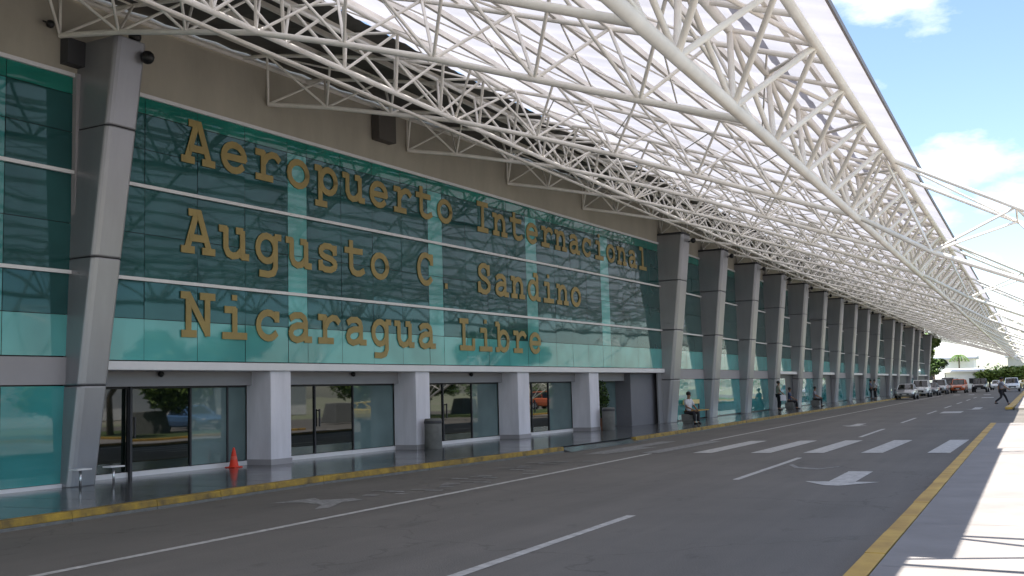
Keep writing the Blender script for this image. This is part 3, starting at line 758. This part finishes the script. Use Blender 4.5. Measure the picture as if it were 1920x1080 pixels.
def person(loc,rz,label,pose,shirt,trous,group=None,bag=None):
    """facing +Y locally; pose gives joint positions"""
    t=empty('person',loc,rz,label=label,cat='person',group=group)
    V=Vector
    P={}
    if pose=='sit':
        hip=V((0,0,.50)); chest=V((0,-.02,.92)); neck=V((0,0,1.10)); head=V((0,.03,1.24))
        knee=[V((-.12,.42,.50)),V((.14,.42,.48))]; foot=[V((-.13,.38,.06)),V((.16,.46,.06))]
        elb=[V((-.25,.1,.75)),V((.25,.1,.75))]; hand=[V((-.12,.34,.62)),V((.12,.34,.62))]
    elif pose=='walk':
        hip=V((0,0,.95)); chest=V((0,.03,1.32)); neck=V((0,.05,1.50)); head=V((0,.09,1.64))
        knee=[V((-.09,.24,.55)),V((.10,-.06,.50))]; foot=[V((-.09,.40,.08)),V((.10,-.42,.16))]
        elb=[V((-.27,-.12,1.18)),V((.27,.14,1.18))]; hand=[V((-.24,-.1,.93)),V((.24,.34,1.04))]
    else:
        hip=V((0,0,.93)); chest=V((0,0,1.32)); neck=V((0,.01,1.49)); head=V((0,.03,1.63))
        knee=[V((-.10,.02,.50)),V((.11,.04,.50))]; foot=[V((-.11,0,.08)),V((.13,.02,.08))]
        elb=[V((-.27,-.03,1.15)),V((.28,.0,1.16))]; hand=[V((-.25,.05,.90)),V((.2,.2,1.0))]
    sh=[chest+V((-.17,0,.10)),chest+V((.17,0,.10))]
    hj=[hip+V((-.09,0,-.03)),hip+V((.09,0,-.03))]
    pts=[(hip,(.14,.10)),(hip.lerp(chest,.5),(.125,.09)),(chest,(.15,.10)),(neck,.055),(head+V((0,0,-.06)),.07),(head+V((0,0,.02)),.088),(head+V((0,0,.10)),.06)]
    ed=[(0,1),(1,2),(2,3),(3,4),(4,5),(5,6)]
    for i in (0,1):
        b=len(pts); pts+= [(sh[i],.062),(elb[i],.043),(hand[i],.028)]; ed+=[(2,b),(b,b+1),(b+1,b+2)]
        # palm and fingers
        d=(hand[i]-elb[i]).normalized(); side=d.cross(V((1,0,0) if abs(d.x)<.8 else (0,1,0))).normalized()
        pb=len(pts); pts.append((hand[i]+d*.06,.032)); ed.append((b+2,pb))
        for f,(o,l) in enumerate(((-.027,.075),(-.009,.085),(.009,.08),(.027,.065))):
            q=len(pts); pts+=[(hand[i]+d*.09+side*o,.009),(hand[i]+d*(.09+l)+side*o*1.3+V((0,.012,0)),.007)]; ed+=[(pb,q),(q,q+1)]
        q=len(pts); pts+=[(hand[i]+d*.075+V((0,.045,0)),.010)]; ed+=[(b+2,q)]
        b=len(pts); pts+=[(hj[i],.085),(knee[i],.058),(foot[i]+V((0,-.02,.03)),.036),(foot[i]+V((0,.12,-.04)),.032)]; ed+=[(0,b),(b,b+1),(b+1,b+2),(b+2,b+3)]
    skinmesh('body',pts,ed,M['skin'],t,sub=1)
    # shirt
    sp=[(hip+V((0,0,.02)),(.155,.115)),(hip.lerp(chest,.5),(.15,.11)),(chest,(.165,.115)),(chest+V((0,0,.12)),(.08,.07))]; se=[(0,1),(1,2),(2,3)]
    for i in (0,1):
        b=len(sp); sp+=[(sh[i],.078),(sh[i].lerp(elb[i],.85),.062)]; se+=[(2,b),(b,b+1)]
    skinmesh('shirt',sp,se,shirt,t,sub=2)
    tp=[(hip,(.15,.115))]; te=[]
    for i in (0,1):
        b=len(tp); tp+=[(hj[i],.10),(hj[i].lerp(knee[i],.5),.09),(knee[i],.074),(foot[i]+V((0,-.02,.06)),.058)]; te+=[(0,b),(b,b+1),(b+1,b+2),(b+2,b+3)]
    skinmesh('trousers',tp,te,trous,t,sub=2)
    for i in (0,1):
        m=MB(); f=foot[i]; m.ball((f.x,f.y+.05,max(.045,f.z-.03)),.06,n=10,sc=(.85,2.2,.8)); m.build('shoe',M['black'],t)
    m=MB(); m.ball(head+V((0,-.018,.055)),.105,n=12,sc=(.95,1.02,.95)); m.build('hair',M['hair'],t)
    m=MB()
    m.ball(head+V((0,.10,-.01)),.018,n=6,sc=(.8,1.2,1.3)); m.build('nose',M['skin'],t)
    if bag:
        m=MB(); c_=hand[1]; m.box((c_.x-.06,c_.y-.17,c_.z-.42),(c_.x+.06,c_.y+.17,c_.z-.08)); m.tube((c_.x,c_.y-.1,c_.z-.08),(c_.x,c_.y,c_.z),.012); m.tube((c_.x,c_.y+.1,c_.z-.08),(c_.x,c_.y,c_.z),.012); m.build('bag',bag,t,bevel=.02)
    return t
wsh=cloth('white_shirt',(.62,.62,.64)); gsh=cloth('grey_shirt',(.22,.22,.26)); dk=cloth('dark_trousers',(.018,.018,.022)); tan=cloth('tan_shirt',(.35,.32,.26)); bl=cloth('blue_shirt',(.06,.08,.16)); kh=cloth('khaki_trousers',(.2,.19,.15))
seat_mat=M['concrete']
def block(p,label):
    t=empty('concrete_seat',p,label=label,cat='seat',group='low concrete seats along the glass')
    m=MB(); m.box((-.22,-.22,0),(.22,.22,.1)); m.build('foot',M['concrete'],t,bevel=.02)
    m=MB(); m.box((-.27,-.24,.1),(.27,.24,.42)); m.build('seat',M['concrete'],t,bevel=.03)
block((-13.2,44.0,ZS),'low concrete block seat under the man in the white shirt')
person((-13.2,44.0,ZS-.02),R_(-115),'seated man in white shirt and dark trousers before the first far column','sit',wsh,dk)
person((-13.9,65.0,ZS),R_(-60),'man standing in tan shirt and dark trousers against a far column','stand',tan,dk,bag=M['white'])
block((-13.9,68.2,ZS),'low concrete block seat under the dark-dressed man beyond the standing man')
person((-13.9,68.2,ZS-.02),R_(-80),'seated man in dark blue shirt beyond the standing tan-shirted man','sit',bl,dk)
block((-13.5,74.6,ZS),'low concrete block seat under the man in grey on the far pavement')
person((-13.5,74.6,ZS-.02),R_(-90),'seated man in grey shirt on the pavement further along','sit',gsh,dk)
person((-13.2,100.0,ZS),R_(-90),'person in dark blue shirt standing on pavement short of the parked cars','stand',bl,dk)
person((-12.7,99.0,ZS),R_(120),'person in white shirt standing on pavement beside the silver parked car','stand',wsh,dk)
person((-1.95,75.0,0),R_(-75),'pedestrian in grey shirt and dark trousers striding across the road','walk',gsh,dk)
person((-3.1,118,0),R_(-160),'distant pedestrian in white shirt standing on the road between parked vehicles','stand',wsh,dk)

# ---------------------------------------------------------------- vehicles
def carpaint(name,col,metal=.3): 
    m=mat(name,col,.3,metal=metal); m.node_tree.nodes['Principled BSDF'].inputs['Coat Weight'].default_value=.6; return m
head_m=mat('lamp_glass',(.7,.7,.68),.1,metal=.2); tail_m=mat('tail_lamp',(.4,.02,.02),.2); plate=mat('number_plate',(.6,.6,.55),.5)
def car(loc,rz,label,cat,paint,kind='sedan',group=None,sc=1):
    """front faces +Y; origin on the ground at the centre"""
    t=empty('parked_'+('van' if kind=='van' else 'car'),loc,rz,label=label,cat=cat,group=group)
    H={'sedan':(1.45,.92),'suv':(1.75,1.05),'pickup':(1.78,1.08),'van':(2.0,1.05)}[kind]; h,belt=H
    L=2.25 if kind!='pickup' else 2.55; w=.88
    if kind=='sedan': st=[(-L,.55,.80,.72),(-L+.12,.32,.95,.8),(-1.3,.26,belt+.06,.87),(0,.24,belt+.02,.88),(1.0,.26,belt,.88),(1.7,.28,.85,.84),(L-.12,.32,.72,.76),(L,.42,.6,.66)]; gh=[(-1.55,belt,.72,0),(-.95,h-.08,.60,1),(.15,h-.03,.60,1),(1.05,belt,.74,0)]
    elif kind=='suv': st=[(-L,.55,1.0,.76),(-L+.1,.36,1.1,.83),(-1.3,.32,belt+.04,.89),(0,.3,belt,.9),(1.0,.32,belt,.9),(1.75,.34,1.0,.86),(L-.1,.38,.9,.78),(L,.5,.75,.68)]; gh=[(-2.12,belt,.76,0),(-1.8,h-.1,.66,1),(.1,h-.03,.66,1),(.95,belt,.76,0)]
    elif kind=='pickup': st=[(-L,.55,1.05,.8),(-L+.08,.45,1.08,.85),(-1.3,.38,1.08,.89),(0,.36,belt,.9),(1.2,.38,belt,.9),(2.0,.4,1.02,.86),(L-.1,.42,.92,.78),(L,.5,.8,.68)]; gh=[(-.85,belt,.76,0),(-.7,h-.06,.66,1),(.55,h-.03,.66,1),(1.3,belt,.76,0)]
    else: st=[(-L,.4,1.2,.8),(-L+.06,.34,1.25,.86),(-1.3,.32,belt,.9),(0,.3,belt,.9),(1.0,.32,belt,.9),(1.7,.34,1.0,.88),(L-.15,.38,.9,.82),(L,.5,.7,.74)]; gh=[(-2.2,belt,.82,0),(-2.1,h-.06,.74,1),(1.0,h-.03,.72,1),(1.85,belt,.78,0)]
    m=MB(); rings=[]
    for y,zl,zh,hw in st:
        zm=(zl+zh)/2
        pr=[(hw*.75,zl),(hw*.97,zl+.1),(hw,zm),(hw*.97,zh-.08),(hw*.86,zh),(0,zh+.03)]
        ring=[(x,y,z) for x,z in pr]+[(-x,y,z) for x,z in reversed(pr[:-1])]
        rings.append(ring)
    for a,b in zip(rings[:-1],rings[1:]):
        n=len(a)
        for k in range(n): l=(k+1)%n; m.face([a[k],b[k],b[l],a[l]],0,True)
    m.face(rings[0][::-1]); m.face(rings[-1])
    body=m.build('body',paint,t)
    # greenhouse: pillars+roof in paint, panes in glass
    (y0,z0,w0,_),(y1,z1,w1,_),(y2,z2,w2,_),(y3,z3,w3,_)=gh
    m=MB()
    rf=[(-w1,y1,z1),(w1,y1,z1),(w2,y2,z2),(-w2,y2,z2)]
    m.hexa([(-w1,y1,z1-.05),(w1,y1,z1-.05),(w2,y2,z2-.05),(-w2,y2,z2-.05)],[(-w1*.93,y1+.04,z1+.02),(w1*.93,y1+.04,z1+.02),(w2*.93,y2-.06,z2+.03),(-w2*.93,y2-.06,z2+.03)])
    for sx in (-1,1):
        for (ya,wa,za),(yb,wb,zb) in (((y0,w0,z0-.03),(y1,w1,z1)),((y3,w3,z3-.03),(y2,w2,z2)),((.5*(y0+y3)-.1,.5*(w0+w3)+.01,belt-.03),(.5*(y1+y2),.5*(w1+w2),.5*(z1+z2)))):
            m.tube((sx*wa,ya,za),(sx*wb,yb,zb),.045,6)
    m.build('roof',paint,t,bevel=.02)
    m=MB(); e=.015
    lo=[(-w0+e,y0+.02,z0-.02),(w0-e,y0+.02,z0-.02),(w3-e,y3-.02,z3-.02),(-w3+e,y3-.02,z3-.02)]
    hi=[(-w1+e,y1+.02,z1-.04),(w1-e,y1+.02,z1-.04),(w2-e,y2-.02,z2-.04),(-w2+e,y2-.02,z2-.04)]
    m.hexa(lo,hi); m.build('window',M['carglass'],t)
    for y in (-L*.62,L*.64):
        for sx in (-1,1):
            r=.33 if kind=='sedan' else .37
            m=MB(); m.tube((sx*.70,y,r),(sx*.90,y,r),r,18); wh=m.build('wheel',M['rubber'],t)
            m=MB(); m.tube((sx*.89,y,r),(sx*.915,y,r),r*.6,12); m.build('rim',M['chrome'],wh)
    for sx in (-1,1):
        y,zl,zh,hw=st[-2]; m=MB(); m.ball((sx*hw*.78,y+.04,zh-.12),.11,n=8,sc=(1.3,.7,.8)); m.build('headlight',head_m,t)
        y,zl,zh,hw=st[1]; m=MB(); m.ball((sx*hw*.88,y-.04,zh-.16),.10,n=8,sc=(1,.7,1.3)); m.build('tail_light',tail_m,t)
        m=MB(); m.ball((sx*(.92),y3-.25,belt+.08),.09,n=8,sc=(1,.6,.8)); m.build('mirror',paint,t)
    m=MB(); y,zl,zh,hw=st[-1]; m.box((-hw*.6,y-.02,zl+.02),(hw*.6,y+.03,zh-.04)); m.build('grille',M['black'],t,bevel=.01)
    m=MB(); m.box((-.2,st[-1][0]+.031,zl-.02),(.2,st[-1][0]+.045,zl+.09)); m.build('number_plate',plate,t)
    t.scale=(sc,sc,sc)
    return t
silver=carpaint('silver_paint',(.42,.43,.44),.5); whitep=carpaint('white_paint',(.72,.72,.71),0); darkp=carpaint('black_paint',(.015,.016,.02),.1); redp=carpaint('orange_red_paint',(.55,.12,.04),0); greyp=carpaint('grey_paint',(.14,.15,.17),.4); bluep=carpaint('blue_paint',(.10,.22,.42),.2); goldp=carpaint('yellow_paint',(.6,.42,.05),0)
car((-10.75,105.5,0),R_(180),'silver hatchback parked nearest, at the kerb beyond the pedestrians','car',silver,'sedan','vehicles parked along the terminal kerb')
car((-10.5,117,0),R_(180),'white sport utility car parked second, behind the silver one','car',whitep,'suv','vehicles parked along the terminal kerb')
car((-10.4,127,0),R_(180),'dark grey car parked third, behind the white sport utility','car',greyp,'sedan','vehicles parked along the terminal kerb')
car((-10.3,138,0),R_(180),'silver pickup parked fourth along the terminal kerb','pickup truck',silver,'pickup','vehicles parked along the terminal kerb')
car((-8.6,146,0),R_(178),'orange-red car standing out past the silver pickup','car',redp,'suv')
car((-10.2,152,0),R_(180),'white van parked furthest along the terminal kerb','van',whitep,'van','vehicles parked along the terminal kerb')
car((-6.3,150,0),R_(178),'black pickup coming down the middle of the road','pickup truck',darkp,'pickup')
car((-5.0,176,0),R_(176),'white car far behind the black pickup','car',whitep,'sedan')
car((-2.6,148,0),R_(182),'white sport utility car at the right of the far road','car',whitep,'suv')
car((1.2,165,0),R_(200),'silver car on the open apron right of the far road','car',silver,'sedan')
car((3.6,160,0),R_(200),'dark grey sport utility car at the far right edge','car',greyp,'suv')
car((-1.0,185,0),R_(190),'pale yellow car in the distance beyond the pedestrian','car',goldp,'sedan')
# mirrored in the doors
car((14.5,46,0),R_(100),'blue car parked across the lawn, mirrored in the first door','car',bluep,'sedan')
car((14.5,62,0),R_(90),'yellow taxi parked across the lawn, mirrored in the second door','car',goldp,'sedan')
car((14.5,88,0),R_(90),'orange-red sport utility parked across the lawn, mirrored in the fourth door','car',redp,'suv')

# ---------------------------------------------------------------- trees
def tree(seed,h,cr,nleaf,leafs,size=.28,spread=1.0,low=.35):
    rd=random.Random(seed); mt=MB(); mc=MB()
    tips=[]
    def grow(p,d,l,r,lv):
        q=p+d*l; mt.tube(p,q,r,7,r2=r*.68,cap=False)
        if lv==0: tips.append(q); return
        for _ in range(rd.choice((2,3,3))):
            nd=(d+Vector((rd.gauss(0,.55),rd.gauss(0,.55),rd.gauss(.05,.3)))*spread).normalized()
            grow(q,nd,l*rd.uniform(.62,.85),r*.62,lv-1)
        if lv<3: tips.append(q)
    grow(Vector((0,0,0)),Vector((rd.gauss(0,.05),rd.gauss(0,.05),1)).normalized(),h*low,h*.035,3)
    zs=max(t.z for t in tips); k=(h-cr*.3)/zs
    per=max(6,nleaf//len(tips))
    for t_ in tips:
        c=Vector((t_.x,t_.y,t_.z*min(1.15,k)))
        leafclump(mc,c,cr*rd.uniform(.28,.5),int(per*rd.uniform(.6,1.3)),size,rd,(1,1,.7),2)
    return mt,mc
def plant_tree(loc,proto,label,group,rz=0,sc=1,cat='tree'):
    t=empty('broadleaf_tree',loc,rz,label=label,cat=cat,group=group); t.scale=(sc,sc,sc)
    for ch in proto:
        c=ch.copy(); COL.objects.link(c); c.parent=t
    return t
def proto(seed,h,cr,n,leafs,**k):
    mt,mc=tree(seed,h,cr,n,leafs,**k)
    a=mt.build('trunk',M['bark']); b=mc.build('crown',leafs)
    return a,b
PA=proto(1,7.5,2.6,5200,[M['leaf'],M['leaf2']]); PB_=proto(5,4.6,2.6,5200,[M['leaf3'],M['leaf2']],size=.22,low=.2); PC=proto(9,6,2.4,4200,[M['leaf'],M['leafdk']],size=.25)
TG='trees beyond the far end of the road'
plant_tree((-16.6,188,0),PA,'tall green tree just past the end of the terminal wall',TG,0,1.3)
plant_tree((-15.6,200,0),PC,'darker tree behind the tall one past the terminal wall',TG,1,.95)
for i,(x,y,s,l) in enumerate([(-7.2,211,1.15,'light green round tree first to the right of the white building'),(-3.4,208,1.3,'light green round tree second to the right of the white building'),(.6,207,1.35,'bushy light green tree at the right edge behind the cars'),(5,209,1.3,'bushy tree outside the right edge behind the cars')]):
    plant_tree((x,y,0),PB_,l,TG,i*1.3,s).scale=(s*1.5,s*1.3,s*.92)
LG='trees on the lawn across the road'
for i,(x,y,s) in enumerate([(11,18,.9),(11,27,1.05),(6.5,34,.85),(9,39.5,1.1),(7,66,1.1),(8,82,1.05),(7.5,102,1),(11.3,33.5,1),(19,24,1.1),(20,40,1.2),(19.5,52,1.1),(20,66,1.2),(19,84,1.15),(10.5,64,1.1),(11,73,1.1),(4.5,74,.9)]):
    plant_tree((x,y,.14),(PC,PB_)[i%2],'lawn tree number %s along the right-hand strip, mirrored in the glass'%['one','two','three','four','five','six','seven','eight','nine','ten','eleven','twelve','thirteen','fourteen','fifteen','sixteen'][i],LG,i*.9,s)
for a in PA+PB_+PC: bpy.data.objects.remove(a)
# palm seen over the white building
t=empty('palm_tree',(-12.8,221,0),label='small palm tree rising above the white building',cat='palm')
m=MB(); pts=[Vector((.02*i*i*.1,0,i*.85)) for i in range(9)]
for a,b in zip(pts[:-1],pts[1:]): m.tube(a,b,.17,8,r2=.15,cap=False)
m.build('trunk',M['bark'],t)
m=MB(); tp=pts[-1]
for k in range(14):
    a=k*2*math.pi/14; prev=tp; 
    for j in range(8):
        u=(j+1)/8; q=tp+Vector((math.cos(a)*2.2*u,math.sin(a)*2.2*u,.9*u-2.0*u*u))
        m.tube(prev,q,.03,4,cap=False)
        for sg in (-1,1):
            sd=Vector((-math.sin(a),math.cos(a),0))*sg*.55*(1-u*.5); m.face([q,q+sd+Vector((0,0,-.25)),q+sd*.95+Vector((math.cos(a)*.12,math.sin(a)*.12,-.27)),prev],0)
        prev=q
m.build('crown',M['leaf'],t)
t.scale=(.8,.8,.93)

# ---------------------------------------------------------------- distant buildings
def building(name,loc,w,d,h,label,wallm,roofm,nw,canopy=False):
    t=empty(name,loc,label=label,cat='building')
    m=MB(); m.box((-w/2,-d/2,0),(w/2,d/2,h)); m.build('wall',wallm,t,bevel=.03)
    m=MB(); m.hexa([(-w/2-.5,-d/2-.6,h+.003),(w/2+.5,-d/2-.6,h+.003),(w/2+.5,d/2+.5,h+.003),(-w/2-.5,d/2+.5,h+.003)],[(-w/2-.5,-d/2-.6,h+.28),(w/2+.5,-d/2-.6,h+.28),(w/2+.5,d/2+.5,h+.7),(-w/2-.5,d/2+.5,h+.7)]); m.build('roof',roofm,t)
    for i in range(nw):
        x=-w/2+w*(i+.5)/nw
        m=MB(); m.box((x-.6,-d/2-.03,h*.3),(x+.6,-d/2-.004,h*.62)); f=m.build('window',M['black'],t)
        m=MB(); m.box((x-.68,-d/2-.07,h*.3-.08),(x+.68,-d/2-.035,h*.3)); m.build('sill',wallm,f)
building('white_building',(-15,228,0),9.5,10,5.6,'plain white building with a dark flat roof at the end of the road',M['bldg'],M['rooftin'],3)
building('grey_shed',(3,262,0),16,10,6.2,'low grey shed with tin roof behind the round trees',M['bldg2'],M['rooftin'],4)
building('white_annex',(-11.5,212,0),6,5,3.0,'small white annex in front of the plain white building',M['bldg'],M['bldg'],2)
building('long_white_building',(48,62,0),8,50,3.6,'long white building across the car park, mirrored in the glass',M['bldg'],M['rooftin'],1)
# far tree line
m=MB(); rd=random.Random(4)
for i in range(90):
    x=-150+i*4+rd.uniform(-1,1); y=300+rd.uniform(-12,12); hh=rd.uniform(4,7.5)
    leafclump(m,(x,y,hh*.55),hh*.6,110,.55,rd,(1.1,1,.85),2)
tag(m.build('far_woodland',[M['leaf'],M['leafdk']]),label='distant green woodland along the horizon',cat='woodland',kind='stuff')

# ---------------------------------------------------------------- sky, sun, camera
CLOUDS=[((-.10,.935,.345),.13,.42),((-.045,.98,.188),.075,.35),((-.005,.985,.15),.06,.30),((.5,.7,.45),.35,.35),((.8,.3,.4),.4,.35),((.3,.9,.2),.2,.3),((-.12,.99,.05),.30,.30)]
wd=bpy.data.worlds.new('World'); S.world=wd; wd.use_nodes=True; nt=wd.node_tree; nt.nodes.clear()
SUNV=Vector((.19,.25,-1)).normalized()
el=math.asin(-SUNV.z); az=math.atan2(-SUNV.x,-SUNV.y)   # from +Y clockwise
out=nt.nodes.new('ShaderNodeOutputWorld'); bg=nt.nodes.new('ShaderNodeBackground'); bg.inputs[1].default_value=.095
sky=nt.nodes.new('ShaderNodeTexSky'); sky.sky_type='NISHITA'; sky.sun_disc=False; sky.sun_elevation=el; sky.sun_rotation=az; sky.air_density=1.0; sky.dust_density=.9; sky.ozone_density=2.2
L=nt.links.new
def nd(t,**k):
    n=nt.nodes.new(t)
    for a,b in k.items(): setattr(n,a,b)
    return n
tc=nd('ShaderNodeTexCoord'); mp=nd('ShaderNodeMapping'); mp.inputs['Scale'].default_value=(1,1,2.2); L(tc.outputs['Generated'],mp.inputs[0])
nz=nd('ShaderNodeTexNoise'); nz.inputs['Scale'].default_value=5.5; nz.inputs['Detail'].default_value=10; nz.inputs['Roughness'].default_value=.6; L(mp.outputs[0],nz.inputs['Vector'])
acc=None
# cumulus banks: centre direction and angular size
for d,wid,gain in CLOUDS:
    sub=nd('ShaderNodeVectorMath',operation='DISTANCE'); mpp=nd('ShaderNodeMapping'); mpp.inputs['Scale'].default_value=(1,1,1.9); L(tc.outputs['Generated'],mpp.inputs[0])
    L(mpp.outputs[0],sub.inputs[0]); sub.inputs[1].default_value=(d[0],d[1],d[2]*1.9)
    mr=nd('ShaderNodeMapRange'); mr.inputs['From Min'].default_value=0; mr.inputs['From Max'].default_value=wid; mr.inputs['To Min'].default_value=gain; mr.inputs['To Max'].default_value=0; L(sub.outputs['Value'],mr.inputs[0])
    if acc is None: acc=mr.outputs[0]
    else:
        mm=nd('ShaderNodeMath',operation='MAXIMUM'); L(acc,mm.inputs[0]); L(mr.outputs[0],mm.inputs[1]); acc=mm.outputs[0]
ad=nd('ShaderNodeMath',operation='ADD'); L(nz.outputs['Fac'],ad.inputs[0]); L(acc,ad.inputs[1])
cr=nd('ShaderNodeValToRGB'); cr.color_ramp.elements[0].position=.60; cr.color_ramp.elements[1].position=.86; L(ad.outputs[0],cr.inputs[0])
mx=nd('ShaderNodeMix',data_type='RGBA'); mx.inputs[7].default_value=(7.2,7.2,7.5,1)
L(cr.outputs[0],mx.inputs[0]); L(sky.outputs[0],mx.inputs[6]); L(mx.outputs[2],bg.inputs[0]); L(bg.outputs[0],out.inputs[0])
sl=bpy.data.lights.new('Sun','SUN'); sl.energy=4.8; sl.angle=R_(.5); sl.color=(1,.96,.9)
so=bpy.data.objects.new('sun',sl); COL.objects.link(so); so.rotation_euler=SUNV.to_track_quat('-Z','Y').to_euler()

cam=bpy.data.cameras.new('camera'); co=bpy.data.objects.new('camera',cam); COL.objects.link(co); S.camera=co
cam.lens=37.5; cam.sensor_width=36; cam.clip_end=3000; cam.clip_start=.05
Rm=Matrix(((.898,.068,.434),(.439,-.075,-.895),(-.028,.995,-.097)))
# orthonormalise
z=Rm.col[2].normalized(); x=(Rm.col[0]-z*Rm.col[0].dot(z)).normalized(); yv=z.cross(x)
Rm=Matrix((x,yv,z)).transposed()
co.matrix_world=Matrix.Translation((0,0,1.7))@Rm.to_4x4()
vs=S.view_settings; vs.view_transform='Standard'; vs.look='None'; vs.gamma=1; vs.exposure=1.55; vs.use_curve_mapping=False
S.render.resolution_x=1024; S.render.resolution_y=576
S.cycles.max_bounces=8; S.cycles.diffuse_bounces=4; S.cycles.glossy_bounces=4
